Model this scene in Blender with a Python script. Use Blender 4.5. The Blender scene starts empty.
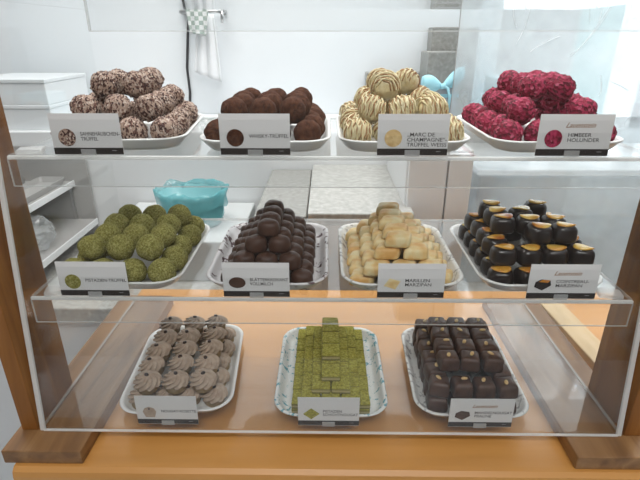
import bpy, math, random
from mathutils import Vector, Matrix, Euler, noise
random.seed(7)
C = bpy.context.scene
COL = C.collection
PI = math.pi

# ------------------------------------------------------------------ camera
H = 0.478
F = 481.0
CAMROT = Euler((math.radians(90 - 23.1), 0, math.radians(0.75)), 'XYZ')
CAMLOC = Vector((0, 0, H))
cam = bpy.data.cameras.new('camera')
cam.sensor_width = 36.0
cam.lens = F / 640 * 36
cam.clip_start = 0.01
camo = bpy.data.objects.new('camera', cam)
camo.location = CAMLOC
camo.rotation_euler = CAMROT
COL.objects.link(camo)
C.camera = camo
RM = CAMROT.to_matrix()

def ray(px, py):
    return RM @ Vector(((px - 320) / F, (240 - py) / F, -1))
def at_y(px, py, Y):
    d = ray(px, py)
    return CAMLOC + d * (Y / d.y)
def at_z(px, py, Z):
    d = ray(px, py)
    return CAMLOC + d * ((Z - H) / d.z)

# ------------------------------------------------------------------ materials
def mat(name, col=(.8, .8, .8), rough=.5, spec=.5, metal=0, trans=0, coat=0, sss=0):
    m = bpy.data.materials.new(name)
    m.use_nodes = True
    b = m.node_tree.nodes['Principled BSDF']
    b.inputs['Base Color'].default_value = (*col, 1)
    b.inputs['Roughness'].default_value = rough
    b.inputs['Specular IOR Level'].default_value = spec
    b.inputs['Metallic'].default_value = metal
    b.inputs['Transmission Weight'].default_value = trans
    b.inputs['Coat Weight'].default_value = coat
    b.inputs['Subsurface Weight'].default_value = sss
    if sss:
        b.inputs['Subsurface Scale'].default_value = .004
    return m

def nd(m, t, **kw):
    n = m.node_tree.nodes.new(t)
    for k, v in kw.items():
        if k in n.inputs:
            n.inputs[k].default_value = v
        else:
            setattr(n, k, v)
    return n
def lk(m, a, b):
    m.node_tree.links.new(a, b)

def ramp(m, fac, stops, interp='LINEAR'):
    r = nd(m, 'ShaderNodeValToRGB')
    r.color_ramp.interpolation = interp
    e = r.color_ramp.elements
    while len(e) < len(stops):
        e.new(.5)
    for i, (p, c) in enumerate(stops):
        e[i].position = p
        e[i].color = (*c, 1)
    lk(m, fac, r.inputs['Fac'])
    return r.outputs['Color']

def coords(m, scale=(1, 1, 1), obj=True, rnd=True):
    tc = nd(m, 'ShaderNodeTexCoord')
    mp = nd(m, 'ShaderNodeMapping')
    mp.inputs['Scale'].default_value = scale
    lk(m, tc.outputs['Object'], mp.inputs['Vector'])
    if rnd:
        oi = nd(m, 'ShaderNodeObjectInfo')
        mu = nd(m, 'ShaderNodeMath', operation='MULTIPLY')
        mu.inputs[1].default_value = 7.3
        lk(m, oi.outputs['Random'], mu.inputs[0])
        lk(m, mu.outputs[0], mp.inputs['Location'])
    return mp.outputs['Vector']

def bump(m, height, strength=.5, dist=.001):
    b = nd(m, 'ShaderNodeBump')
    b.inputs['Strength'].default_value = strength
    b.inputs['Distance'].default_value = dist
    lk(m, height, b.inputs['Height'])
    lk(m, b.outputs['Normal'], m.node_tree.nodes['Principled BSDF'].inputs['Normal'])

def noisy(name, stops, scale, rough=.8, kind='noise', detail=4, bstr=.5, bdist=.0008, stretch=(1, 1, 1), coat=0, spec=.4, interp='LINEAR', rnd=True):
    m = mat(name, rough=rough, spec=spec, coat=coat)
    v = coords(m, stretch, rnd=rnd)
    if kind == 'noise':
        t = nd(m, 'ShaderNodeTexNoise')
        t.inputs['Detail'].default_value = detail
        o = t.outputs['Fac']
    else:
        t = nd(m, 'ShaderNodeTexVoronoi')
        o = t.outputs['Color'] if kind == 'cells' else t.outputs['Distance']
    t.inputs['Scale'].default_value = scale
    lk(m, v, t.inputs['Vector'])
    c = ramp(m, o, stops, interp)
    lk(m, c, m.node_tree.nodes['Principled BSDF'].inputs['Base Color'])
    if bstr:
        bump(m, t.outputs['Distance'] if kind != 'noise' else o, bstr, bdist)
    return m

def wood(name, c1, c2, c3, axis=1, scale=1.0, rough=.45, coat=.1):
    m = mat(name, rough=rough, coat=coat)
    s = [16, 16, 16]
    s[axis] = 1.6
    v = coords(m, [a * scale for a in s], rnd=False)
    n = nd(m, 'ShaderNodeTexNoise')
    n.inputs['Scale'].default_value = 2.2
    n.inputs['Detail'].default_value = 9
    n.inputs['Distortion'].default_value = 1.2
    lk(m, v, n.inputs['Vector'])
    c = ramp(m, n.outputs['Fac'], [(.3, c1), (.5, c2), (.72, c3)])
    lk(m, c, m.node_tree.nodes['Principled BSDF'].inputs['Base Color'])
    bump(m, n.outputs['Fac'], .08, .001)
    return m

def acrylic(name, haze=.015, tint=(.985, .99, .99), ior=1.49, rough=.02, haze_col=(.9, .92, .93), scratch=False):
    m = bpy.data.materials.new(name)
    m.use_nodes = True
    nt = m.node_tree
    nt.nodes.remove(nt.nodes['Principled BSDF'])
    out = nt.nodes['Material Output']
    tr = nd(m, 'ShaderNodeBsdfTransparent')
    tr.inputs['Color'].default_value = (*tint, 1)
    gl = nd(m, 'ShaderNodeBsdfGlossy')
    gl.inputs['Roughness'].default_value = rough
    gl.inputs['Color'].default_value = (1, 1, 1, 1)
    fr = nd(m, 'ShaderNodeFresnel')
    fr.inputs['IOR'].default_value = ior
    # same reflectance from the inner face of the sheet as from the outer one
    ge = nd(m, 'ShaderNodeNewGeometry')
    mi = nd(m, 'ShaderNodeMix')
    mi.data_type = 'FLOAT'
    mi.inputs[2].default_value = ior
    mi.inputs[3].default_value = 1 / ior
    lk(m, ge.outputs['Backfacing'], mi.inputs[0])
    iv = nd(m, 'ShaderNodeMath', operation='DIVIDE')
    iv.inputs[0].default_value = 1.0
    # Fresnel node already inverts for back faces, so feed 1/ior there to undo it
    lk(m, mi.outputs[0], fr.inputs['IOR'])
    mx = nd(m, 'ShaderNodeMixShader')
    lk(m, fr.outputs[0], mx.inputs[0])
    lk(m, tr.outputs[0], mx.inputs[1])
    lk(m, gl.outputs[0], mx.inputs[2])
    df = nd(m, 'ShaderNodeBsdfDiffuse')
    df.inputs['Color'].default_value = (*haze_col, 1)
    tl = nd(m, 'ShaderNodeBsdfTranslucent')
    tl.inputs['Color'].default_value = (*haze_col, 1)
    dm = nd(m, 'ShaderNodeMixShader')
    dm.inputs[0].default_value = .5
    lk(m, df.outputs[0], dm.inputs[1])
    lk(m, tl.outputs[0], dm.inputs[2])
    m2 = nd(m, 'ShaderNodeMixShader')
    m2.inputs[0].default_value = haze
    if scratch:
        v = coords(m, (1, 1, 1), rnd=False)
        n = nd(m, 'ShaderNodeTexNoise')
        n.inputs['Scale'].default_value = 5
        n.inputs['Detail'].default_value = 3
        lk(m, v, n.inputs['Vector'])
        mr = nd(m, 'ShaderNodeMapRange')
        mr.inputs[1].default_value = .35
        mr.inputs[2].default_value = .7
        mr.inputs[3].default_value = haze * .6
        mr.inputs[4].default_value = min(1, haze * 1.5)
        lk(m, n.outputs['Fac'], mr.inputs[0])
        lk(m, mr.outputs[0], m2.inputs[0])
    lk(m, mx.outputs[0], m2.inputs[1])
    lk(m, dm.outputs[0], m2.inputs[2])
    lk(m, m2.outputs[0], out.inputs[0])
    return m

M = {}
M['acrylic'] = acrylic('clear_acrylic', .004)
M['acrylic_side'] = acrylic('clear_acrylic_side', .003, ior=1.25)
M['acrylic_shelf'] = acrylic('clear_acrylic_shelf', .008)
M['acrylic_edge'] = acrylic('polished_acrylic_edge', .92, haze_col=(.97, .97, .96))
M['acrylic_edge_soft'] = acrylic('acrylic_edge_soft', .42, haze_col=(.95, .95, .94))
M['scratched'] = acrylic('scratched_acrylic', .4, scratch=True, haze_col=(.86, .9, .92))
M['frosted'] = acrylic('frosted_plastic', .55, scratch=True, haze_col=(.85, .88, .9))
M['bag'] = acrylic('thin_plastic_film', .42, rough=.15, scratch=True, haze_col=(.85, .87, .88))
M['counter'] = wood('orange_counter_wood', (.56, .26, .065), (.60, .285, .075), (.64, .31, .09), axis=0, scale=.6, rough=.38, coat=.2)
M['post'] = wood('brown_post_wood', (.16, .055, .010), (.26, .10, .018), (.36, .15, .03), axis=2, rough=.55, coat=0)
M['plank'] = wood('walnut_plank_wood', (.15, .07, .026), (.24, .12, .046), (.34, .185, .078), axis=1)
M['lightwood'] = wood('pale_beech_wood', (.55, .38, .2), (.66, .48, .27), (.72, .55, .34), axis=1)
M['tray'] = mat('white_melamine', (.83, .83, .82), .22, .5)
M['card'] = mat('white_card', (.72, .71, .70), .6, .3)
M['card_dark'] = mat('black_card_band', (.02, .015, .013), .45)
M['ink'] = mat('grey_ink', (.05, .045, .045), .7)
M['gold'] = mat('bronze_ink', (.30, .14, .05), .5)
M['wall'] = noisy('white_plaster', [(.3, (.76, .80, .83)), (.7, (.80, .835, .86))], 3, rough=.7, bstr=0, rnd=False)
M['platform'] = mat('off_white_laminate', (.58, .60, .60), .5)
M['addedwall'] = mat('dark_added_wall', (.16, .13, .11), .7)
M['whitepanel'] = mat('white_laminate', (.80, .81, .82), .35)
M['whitebox'] = mat('white_cardboard', (.76, .79, .81), .6)
M['granite'] = noisy('speckled_grey_stone', [(.35, (.36, .355, .33)), (.6, (.46, .455, .43)), (.75, (.56, .555, .53))], 90, rough=.35, detail=3, bstr=0, rnd=False)
M['granite_dark'] = noisy('darker_speckled_stone', [(.35, (.25, .245, .23)), (.6, (.32, .32, .30)), (.75, (.40, .40, .38))], 90, rough=.4, detail=3, bstr=0, rnd=False)
M['floor'] = noisy('grey_tile', [(.3, (.38, .43, .47)), (.7, (.46, .51, .55))], 4, rough=.3, bstr=0, rnd=False)
M['teal'] = mat('teal_liner', (.20, .48, .51), .35)
M['teal'].node_tree.nodes['Principled BSDF'].inputs['Transmission Weight'].default_value = .15
M['tealwall'] = mat('pale_teal_render', (.35, .6, .6), .8)
M['tealfilm'] = acrylic('teal_film', .6, haze_col=(.22, .62, .66), scratch=True)
M['bluesat'] = mat('pale_blue_satin', (.35, .68, .78), .35, sss=0)
M['silverpack'] = mat('grey_gift_pack', (.36, .39, .42), .35)
M['cable'] = mat('black_cable', (.03, .03, .035), .5)
M['metal'] = mat('brushed_steel', (.6, .6, .6), .3, metal=1)
M['towel'] = mat('white_cotton', (.80, .82, .84), .9)
M['darkplastic'] = mat('dark_plastic', (.06, .055, .05), .5)
M['greyshelf'] = mat('grey_laminate', (.34, .33, .32), .4)

m = mat('checked_cotton', rough=.9)
v = coords(m, (1, 1, 1), rnd=False)
ck = nd(m, 'ShaderNodeTexChecker'); ck.inputs['Scale'].default_value = 75
ck.inputs[1].default_value = (.78, .8, .8, 1); ck.inputs[2].default_value = (.38, .46, .42, 1)
lk(m, v, ck.inputs['Vector']); lk(m, ck.outputs['Color'], m.node_tree.nodes['Principled BSDF'].inputs['Base Color'])
M['checked'] = m

# confectionery
M['nut'] = noisy('chopped_nuts', [(0, (.06, .022, .018)), (.34, (.17, .08, .06)), (.46, (.44, .31, .24)), (.75, (.62, .50, .42))], 620, rough=.75, kind='cells', bstr=.8, bdist=.0012, stretch=(1, 1, .6), interp='CONSTANT')
M['cocoa'] = noisy('cocoa_powder', [(.3, (.040, .014, .008)), (.6, (.095, .036, .018)), (.8, (.14, .06, .03))], 260, rough=.9, bstr=.7, bdist=.001, spec=.2)
M['white_choc'] = noisy('white_chocolate', [(.35, (.66, .55, .30)), (.6, (.78, .69, .44)), (.8, (.84, .78, .58))], 150, rough=.5, bstr=.6, bdist=.001)
M['drizzle'] = noisy('caramel_drizzle', [(.3, (.30, .14, .05)), (.7, (.52, .32, .15))], 200, rough=.5, bstr=.3)
M['raspberry'] = noisy('raspberry_flakes', [(0, (.13, .004, .018)), (.35, (.27, .008, .04)), (.6, (.43, .03, .09)), (.85, (.58, .12, .2))], 380, rough=.7, kind='cells', bstr=.9, bdist=.0014, stretch=(1, .6, 1), interp='CONSTANT')
M['pistachio'] = noisy('pistachio_powder', [(.3, (.14, .125, .028)), (.5, (.27, .25, .07)), (.68, (.42, .40, .16))], 480, rough=.95, detail=5, bstr=1, bdist=.001, spec=.15)
M['milk_choc'] = noisy('dark_milk_chocolate', [(.3, (.042, .017, .010)), (.7, (.080, .034, .020))], 90, rough=.45, bstr=.15, spec=.35)
M['dark_choc'] = noisy('dark_chocolate', [(.3, (.010, .007, .007)), (.7, (.02, .013, .012))], 90, rough=.28, bstr=.15, spec=.55)
M['nougat_choc'] = noisy('nougat_chocolate', [(.3, (.048, .022, .014)), (.7, (.10, .048, .03))], 120, rough=.42, bstr=.35)
M['orange_peel'] = noisy('candied_orange', [(.36, (.42, .12, .02)), (.48, (.66, .32, .04)), (.62, (.80, .56, .14))], 28, rough=.25, bstr=.3, coat=.5)
M['almond'] = noisy('almond_chip', [(.3, (.58, .36, .14)), (.7, (.8, .6, .3))], 200, rough=.6, bstr=.3)
M['cream'] = noisy('nougat_cream', [(.3, (.34, .25, .185)), (.7, (.49, .385, .30))], 150, rough=.65, bstr=.2)
M['pastry'] = noisy('marzipan_base', [(.3, (.34, .24, .12)), (.7, (.48, .35, .20))], 120, rough=.7, bstr=.3)
M['bean'] = mat('chocolate_bean', (.03, .012, .008), .35)
# apricot marzipan: pale sides, toasted patches on the upper face
m = mat('toasted_marzipan', rough=.5)
v = coords(m)
n = nd(m, 'ShaderNodeTexNoise'); n.inputs['Scale'].default_value = 55; n.inputs['Detail'].default_value = 3
lk(m, v, n.inputs['Vector'])
c = ramp(m, n.outputs['Fac'], [(.40, (.80, .67, .38)), (.52, (.78, .56, .25)), (.66, (.70, .40, .13))])
lk(m, c, m.node_tree.nodes['Principled BSDF'].inputs['Base Color'])
bump(m, n.outputs['Fac'], .3, .001)
M['marzipan'] = m
# layered nougat slab side
m = mat('nougat_layers', rough=.7)
tc = nd(m, 'ShaderNodeTexCoord'); sx = nd(m, 'ShaderNodeSeparateXYZ'); lk(m, tc.outputs['Object'], sx.inputs[0])
mr = nd(m, 'ShaderNodeMapRange'); mr.inputs[1].default_value = 0; mr.inputs[2].default_value = .009
lk(m, sx.outputs['Z'], mr.inputs[0])
c = ramp(m, mr.outputs[0], [(0, (.22, .19, .05)), (.3, (.45, .38, .19)), (.62, (.24, .21, .05))], 'CONSTANT')
lk(m, c, m.node_tree.nodes['Principled BSDF'].inputs['Base Color'])
M['slab_side'] = m
M['slab_top'] = noisy('pistachio_crumb', [(.3, (.20, .175, .015)), (.5, (.34, .31, .045)), (.7, (.48, .45, .10))], 330, rough=.9, detail=4, bstr=.8, bdist=.0008)

def patterned(name, base, ink, scale, lo, hi):
    m = mat(name, base, .25)
    v = coords(m, rnd=False)
    vo = nd(m, 'ShaderNodeTexNoise'); vo.inputs['Scale'].default_value = scale; vo.inputs['Detail'].default_value = 3
    vo.inputs['Distortion'].default_value = .8
    lk(m, v, vo.inputs['Vector'])
    c = ramp(m, vo.outputs['Fac'], [(lo, base), (hi, ink)])
    lk(m, c, m.node_tree.nodes['Principled BSDF'].inputs['Base Color'])
    return m
M['tray_blue'] = patterned('white_melamine_blue_flowers', (.78, .80, .79), (.16, .40, .47), 120, .57, .63)
M['tray_brown'] = patterned('white_melamine_brown_marks', (.76, .74, .75), (.13, .08, .09), 80, .55, .60)
M['tray_grey'] = patterned('white_melamine_grey_marks', (.80, .80, .78), (.42, .42, .42), 95, .56, .61)

# ------------------------------------------------------------------ mesh builder
class MB:
    def __init__(s):
        s.v, s.f, s.mi = [], [], []
    def add(s, vs, fs, T=None, mi=0):
        o = len(s.v)
        s.v += [tuple(T @ Vector(p)) if T else tuple(p) for p in vs]
        s.f += [tuple(i + o for i in f) for f in fs]
        s.mi += [mi] * len(fs)
        return s
    def box(s, a, b, T=None, mi=0):
        x0, y0, z0 = a; x1, y1, z1 = b
        vs = [(x, y, z) for z in (z0, z1) for y in (y0, y1) for x in (x0, x1)]
        fs = [(0, 2, 3, 1), (4, 5, 7, 6), (0, 1, 5, 4), (2, 6, 7, 3), (0, 4, 6, 2), (1, 3, 7, 5)]
        return s.add(vs, fs, T, mi)
    def hexa(s, p, mi=0):   # 8 points: bottom loop then top loop, counter-clockwise
        return s.add(p, [(3, 2, 1, 0), (4, 5, 6, 7), (0, 1, 5, 4), (1, 2, 6, 5), (2, 3, 7, 6), (3, 0, 4, 7)], None, mi)
    def rings(s, rings, closed=True, cap0=True, cap1=True, T=None, mi=0):
        n = len(rings[0]); vs = [p for r in rings for p in r]; fs = []
        for i in range(len(rings) - 1):
            for j in range(n if closed else n - 1):
                k = (j + 1) % n
                fs.append((i * n + j, i * n + k, (i + 1) * n + k, (i + 1) * n + j))
        if cap0: fs.append(tuple(reversed(range(n))))
        if cap1: fs.append(tuple((len(rings) - 1) * n + j for j in range(n)))
        return s.add(vs, fs, T, mi)
    def tube(s, pts, r, n=8, T=None, mi=0):
        pts = [Vector(p) for p in pts]; rr = []
        for i, p in enumerate(pts):
            d = (pts[min(i + 1, len(pts) - 1)] - pts[max(i - 1, 0)]).normalized()
            up = Vector((0, 0, 1)) if abs(d.z) < .9 else Vector((1, 0, 0))
            a = d.cross(up).normalized(); b = d.cross(a)
            q = r[i] if isinstance(r, (list, tuple)) else r
            rr.append([p + (a * math.cos(t) + b * math.sin(t)) * q for t in [2 * PI * k / n for k in range(n)]])
        return s.rings(rr, T=T, mi=mi)
    def mesh(s, name, mats, smooth=True):
        me = bpy.data.meshes.new(name)
        me.from_pydata(s.v, [], s.f)
        for mm in (mats if isinstance(mats, (list, tuple)) else [mats]):
            me.materials.append(mm)
        me.polygons.foreach_set('material_index', s.mi)
        if smooth:
            me.polygons.foreach_set('use_smooth', [True] * len(me.polygons))
        me.update()
        return me
    def build(s, name, mats, parent=None, smooth=False, bevel=0, seg=2):
        o = bpy.data.objects.new(name, s.mesh(name, mats, smooth))
        COL.objects.link(o)
        if parent: o.parent = parent
        if bevel:
            b = o.modifiers.new('bevel', 'BEVEL'); b.width = bevel; b.segments = seg; b.limit_method = 'ANGLE'
            b.angle_limit = math.radians(35)
        return o

def tag(o, label, cat, group=None, kind=None):
    if label: o['label'] = label
    if cat: o['category'] = cat
    if group: o['group'] = group
    if kind: o['kind'] = kind
    return o
def empty(name, loc=(0, 0, 0), rz=0, label=None, cat=None, group=None):
    o = bpy.data.objects.new(name, None); COL.objects.link(o)
    o.location = loc; o.rotation_euler = (0, 0, rz); o.empty_display_size = .02
    return tag(o, label, cat, group)
def part(name, me, parent):
    o = bpy.data.objects.new(name, me); COL.objects.link(o); o.parent = parent
    return o
def struct(name, mb, m, bevel=0):
    o = mb.build(name, m, bevel=bevel); o['kind'] = 'structure'; return o
def pillow(w, l, h, mats, n=10, p=4.0, taper=.12, name='body', bulge=0, skew=0, rough=0):
    """a rounded block: superellipsoid-like, base at z=0"""
    mb = MB(); rings = []
    ns = 28
    prof = [(0, .0), (.55, .0), (.86, .03), (.96, .12), (1, .3), (1.0, .55), (.97, .75), (.88, .9), (.7, .975), (.4, 1.0), (0.02, 1.0 + bulge)]
    prof[0] = (.02, 0)
    for s_, z in prof:
        k = 1 - taper * z
        r = []
        for i in range(ns):
            t = 2 * PI * i / ns
            ct, st = math.cos(t), math.sin(t)
            x = math.copysign(abs(ct) ** (2 / p), ct) * w / 2 * s_ * k
            y = math.copysign(abs(st) ** (2 / p), st) * l / 2 * s_ * k
            x += skew * y
            zz = z * h + (bulge * h * (1 - s_ * s_) * (z > .5))
            q = Vector((x, y, zz))
            if rough:
                q += Vector(noise.noise_vector(q * 160)) * rough
            r.append(q)
        rings.append(r)
    mb.rings(rings)
    return mb.mesh(name, mats)

def ball_mesh(name, r, mats, sub=4, amp=.0006, freq=420, lump=.0008, seed=0, squash=.95, chips=0):
    import bmesh
    bm = bmesh.new()
    bmesh.ops.create_icosphere(bm, subdivisions=sub, radius=r)
    off = Vector((seed * 3.1, seed * 1.7, seed * .9))
    for v in bm.verts:
        d = v.co.normalized()
        k = noise.noise(d * 2.0 + off) * lump * 1.6 + noise.noise(v.co * freq + off) * amp
        if chips:
            c = noise.voronoi(v.co * chips + off)[0]
            k += (c[1] - c[0]) * amp * 1.6
        v.co = d * (r + k - amp)
        v.co.z *= squash
    me = bpy.data.meshes.new(name); bm.to_mesh(me); bm.free()
    me.materials.append(mats)
    me.polygons.foreach_set('use_smooth', [True] * len(me.polygons))
    return me

# ------------------------------------------------------------------ room shell
struct('floor', MB().box((-2.2, -2.3, -.98), (2.4, 2.0, -.95)), M['floor'])
wb = MB()
YW = 1.80
# back wall with a window opening on its right-hand half
xo0, xo1, zo0, zo1 = .56, 1.95, .16, 1.62
wb.box((-2.2, YW, -.95), (xo0, YW + .1, 1.7)).box((xo1, YW, -.95), (2.4, YW + .1, 1.7))
wb.box((xo0, YW, -.95), (xo1, YW + .1, zo0)).box((xo0, YW, zo1), (xo1, YW + .1, 1.7))
struct('wall_back', wb, M['wall'])
struct('wall_left', MB().box((-2.3, -2.3, -.95), (-2.2, 1.9, 1.7)), M['wall'])
struct('wall_right', MB().box((2.4, -2.3, -.95), (2.5, 1.9, 1.7)), M['wall'])
struct('ceiling', MB().box((-2.3, -2.3, 1.7), (2.5, 1.9, 1.75)), M['wall'])
struct('wall_front_added', MB().box((-2.3, -2.4, -.95), (2.5, -2.3, 1.7)), M['addedwall'])  # unseen dark wall added so the front pane reflects less brightness
wf = MB()
wf.box((xo0, YW + .02, zo0), (xo0 + .04, YW + .07, zo1)).box((xo1 - .04, YW + .02, zo0), (xo1, YW + .07, zo1))
wf.box((xo0, YW + .02, zo0), (xo1, YW + .07, zo0 + .04)).box((xo0, YW + .02, zo1 - .04), (xo1, YW + .07, zo1))
wf.box((1.12, YW + .02, zo0), (1.16, YW + .07, zo1))
win = struct('window_1', wf, M['whitepanel'])
MB().box((xo0 + .04, YW + .04, zo0 + .04), (xo1 - .04, YW + .046, zo1 - .04)).build('pane', M['acrylic'], win)

# ------------------------------------------------------------------ counter, planks, posts
ct = MB()
prof = [(.420, -.050), (.4165, -.046), (.4155, -.036), (.4155, -.012), (.4170, -.005), (.422, -.0005), (.428, 0), (.86, 0), (.864, -.004), (.864, -.05)]
ct.rings([[(x, y, z) for y, z in prof] for x in (-.375, .9)])
cto = ct.build('counter_top', M['counter'], smooth=False)
cr = empty('wooden_counter', (0, 0, 0), 0, 'orange wooden shop counter carrying the clear display case', 'counter')
cto.parent = cr
MB().box((-.36, .45, -.95), (.9, .85, -.0501)).build('counter_body', M['counter'], cr)

for sx, nm in ((-1, 'left'), (1, 'right')):
    xa, xb = (-.388, -.292) if sx < 0 else (.299, .397)
    o = MB().box((xa, .425, .0004), (xb, .80, .0200)).build('base_plank', M['plank'], bevel=.0015)
    tag(o, 'brown wooden base plank under the case beside the ' + ('nougat rosette tray' if sx < 0 else 'tray of brown nougat cubes'), 'plank', 'planks carrying the display case')
    xa, xb = (-.381, -.3608) if sx < 0 else (.3708, .392)
    o = MB().box((xa, .4585, .0202), (xb, .548, .56)).build('wooden_post', M['post'], bevel=.001)
    tag(o, 'upright reddish brown board standing outside the case wall on the ' + ('pistachio truffle side' if sx < 0 else 'raspberry truffle side'), 'board', 'upright boards flanking the case')

# ------------------------------------------------------------------ display case
ZF = .0235
def lean(z): return .458 + .138 * (z - .02)
XL, XR, ZT, YB = -.3565, .3665, .512, .775
case = empty('display_case', (0, 0, 0), 0, 'clear acrylic display case with leaning front on the wooden counter', 'display case')
t = .0035
MB().box((XL + t, .4622, .0202), (XR - t, YB, ZF)).build('floor_panel', M['acrylic_shelf'], case)
for x0, x1 in ((XL, XL + t), (XR - t, XR)):
    p = MB()
    p.hexa([(x0, lean(.0202) + t, .0202), (x1, lean(.0202) + t, .0202), (x1, YB, .0202), (x0, YB, .0202),
            (x0, lean(ZT) + t, ZT), (x1, lean(ZT) + t, ZT), (x1, YB, ZT), (x0, YB, ZT)])
    so = p.build('side_panel', M['acrylic_side'], case)
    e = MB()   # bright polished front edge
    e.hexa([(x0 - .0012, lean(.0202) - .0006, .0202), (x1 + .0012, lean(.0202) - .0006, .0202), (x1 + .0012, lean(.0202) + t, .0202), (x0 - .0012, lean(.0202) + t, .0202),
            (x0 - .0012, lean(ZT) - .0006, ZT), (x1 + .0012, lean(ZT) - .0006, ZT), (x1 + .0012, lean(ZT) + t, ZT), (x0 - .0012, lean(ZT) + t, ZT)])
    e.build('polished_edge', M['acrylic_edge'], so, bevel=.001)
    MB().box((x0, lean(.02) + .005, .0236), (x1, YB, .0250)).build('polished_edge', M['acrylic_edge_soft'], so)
fp = MB()
fp.hexa([(XL + t, lean(.0202), .0202), (XR - t, lean(.0202), .0202), (XR - t, lean(.0202) + .0015, .0202), (XL + t, lean(.0202) + .0015, .0202),
         (XL + t, lean(ZT), ZT), (XR - t, lean(ZT), ZT), (XR - t, lean(ZT) + .0015, ZT), (XL + t, lean(ZT) + .0015, ZT)])
fpo = fp.build('front_panel', M['acrylic'], case)
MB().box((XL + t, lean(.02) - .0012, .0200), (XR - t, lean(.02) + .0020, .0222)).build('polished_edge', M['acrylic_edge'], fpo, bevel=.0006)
tp = MB().box((XL, lean(ZT), ZT), (XR, YB, ZT + t)).build('top_panel', M['acrylic'], case)
tzf = lean(ZT)
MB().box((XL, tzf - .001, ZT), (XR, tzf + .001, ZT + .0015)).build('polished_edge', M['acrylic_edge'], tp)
xl0 = -.240
lp = MB().box((xl0, tzf + .003, ZT - .03), (XR - .006, tzf + .006, ZT - .001)).build('top_lip', M['acrylic_shelf'], case)
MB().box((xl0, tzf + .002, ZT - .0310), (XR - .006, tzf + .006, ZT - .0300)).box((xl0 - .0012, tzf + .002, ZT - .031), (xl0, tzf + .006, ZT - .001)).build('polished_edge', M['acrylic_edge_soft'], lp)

def shelf(z, lab):
    y0 = lean(z) + .0025
    x0, x1 = XL + t + .009, XR - t - .009
    y1 = y0 + .262
    r = empty('display_shelf', (0, 0, 0), 0, lab, 'shelf', 'clear shelves inside the case')
    th = .0035
    # sheet and lip in one bend
    lh = .034
    prof = [(y1, z), (y0 + .004, z), (y0 + .001, z - .001), (y0, z - .004), (y0, z - lh), (y0 + th, z - lh), (y0 + th, z - .0065), (y0 + .0065, z - th), (y1, z - th)]
    mb = MB(); mb.rings([[(x, y, zz) for y, zz in prof] for x in (x0, x1)])
    mb.build('bent_sheet', M['acrylic_shelf'], r)
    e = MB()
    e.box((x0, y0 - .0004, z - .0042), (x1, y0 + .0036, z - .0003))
    e.build('bend_highlight', M['acrylic_edge'], r, bevel=.0008)  # highlight along the bend put in as a whiter strip
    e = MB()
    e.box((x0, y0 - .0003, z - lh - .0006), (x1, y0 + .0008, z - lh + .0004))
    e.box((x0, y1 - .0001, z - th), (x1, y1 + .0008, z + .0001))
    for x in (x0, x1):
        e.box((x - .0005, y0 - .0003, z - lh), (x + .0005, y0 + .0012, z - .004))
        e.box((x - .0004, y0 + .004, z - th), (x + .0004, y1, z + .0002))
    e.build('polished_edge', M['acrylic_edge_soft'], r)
    return y0
Z2, Z1 = .1972, .3584
shelf(Z1, 'upper clear shelf with front lip carrying nut, whisky, white and raspberry truffles')
shelf(Z2, 'lower clear shelf with front lip carrying the green truffle and marzipan trays')
# small clear support blocks at shelf ends
for z, x, lab in ((Z1, XL + .034, 'small clear block at the shelf corner by the nut truffle tray'),
             (Z2, XL + .040, 'small clear block at the shelf corner by the green truffle tray'), (Z2, XR - .036, 'small clear block at the shelf corner by the orange topped chocolates')):
    y = lean(z) + .012
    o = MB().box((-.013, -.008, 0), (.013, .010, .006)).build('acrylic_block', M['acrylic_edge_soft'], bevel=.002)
    o.location = (x, y, z + .0003); o.rotation_euler = (0, 0, .3 if x < 0 else -.2)
    tag(o, lab, 'acrylic block', 'clear blocks at the shelf corners')

# ------------------------------------------------------------------ trays
TW, TL = .149, .200
def rrect(hw, hl, r, z, n=8):
    pts = []
    for cx, cy, a0 in ((hw - r, hl - r, 0), (-hw + r, hl - r, 90), (-hw + r, -hl + r, 180), (hw - r, -hl + r, 270)):
        for k in range(n + 1):
            a = math.radians(a0 + 90 * k / n)
            pts.append((cx + r * math.cos(a), cy + r * math.sin(a), z))
    return pts
def tray_mesh(mt):
    mb = MB(); w, l = TW / 2, TL / 2
    pr = [(.0135, 0), (.0115, .0006), (.0075, .006), (.003, .014), (.0008, .0172), (0, .0185), (.0006, .0198), (.002, .0203), (.0038, .0196), (.0060, .016), (.0095, .0075), (.0125, .0035), (.016, .0025)]
    mb.rings([rrect(w - o, l - o, .032 - o * .6, z * .72) for o, z in pr])
    return mb.mesh('tray', mt)
TRAYM = {k: tray_mesh(M[k]) for k in ('tray', 'tray_blue', 'tray_brown', 'tray_grey')}
def tray(z, px, rz, mt, lab, gap=.0105):
    # px: image column of the middle of the front rim; gap: distance from the shelf's front edge
    y = lean(z) + gap + abs(math.sin(rz)) * TW / 2 * .8
    # solve the row of that depth
    d0 = at_y(px, 240, y); 
    lo_, hi_ = 0, 479
    for _ in range(40):
        mid = (lo_ + hi_) / 2
        if at_y(px, mid, y).z > z + .013: lo_ = mid
        else: hi_ = mid
    f = at_y(px, (lo_ + hi_) / 2, y)
    cx, cy = f.x - math.sin(rz) * TL / 2, y + math.cos(rz) * TL / 2
    o = bpy.data.objects.new('serving_tray', TRAYM[mt]); COL.objects.link(o)
    o.location = (cx, cy, z + .0003); o.rotation_euler = (0, 0, rz)
    tag(o, lab, 'tray', 'small serving trays in the case')
    return Matrix.Translation(o.location) @ Matrix.Rotation(rz, 4, 'Z')

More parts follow.
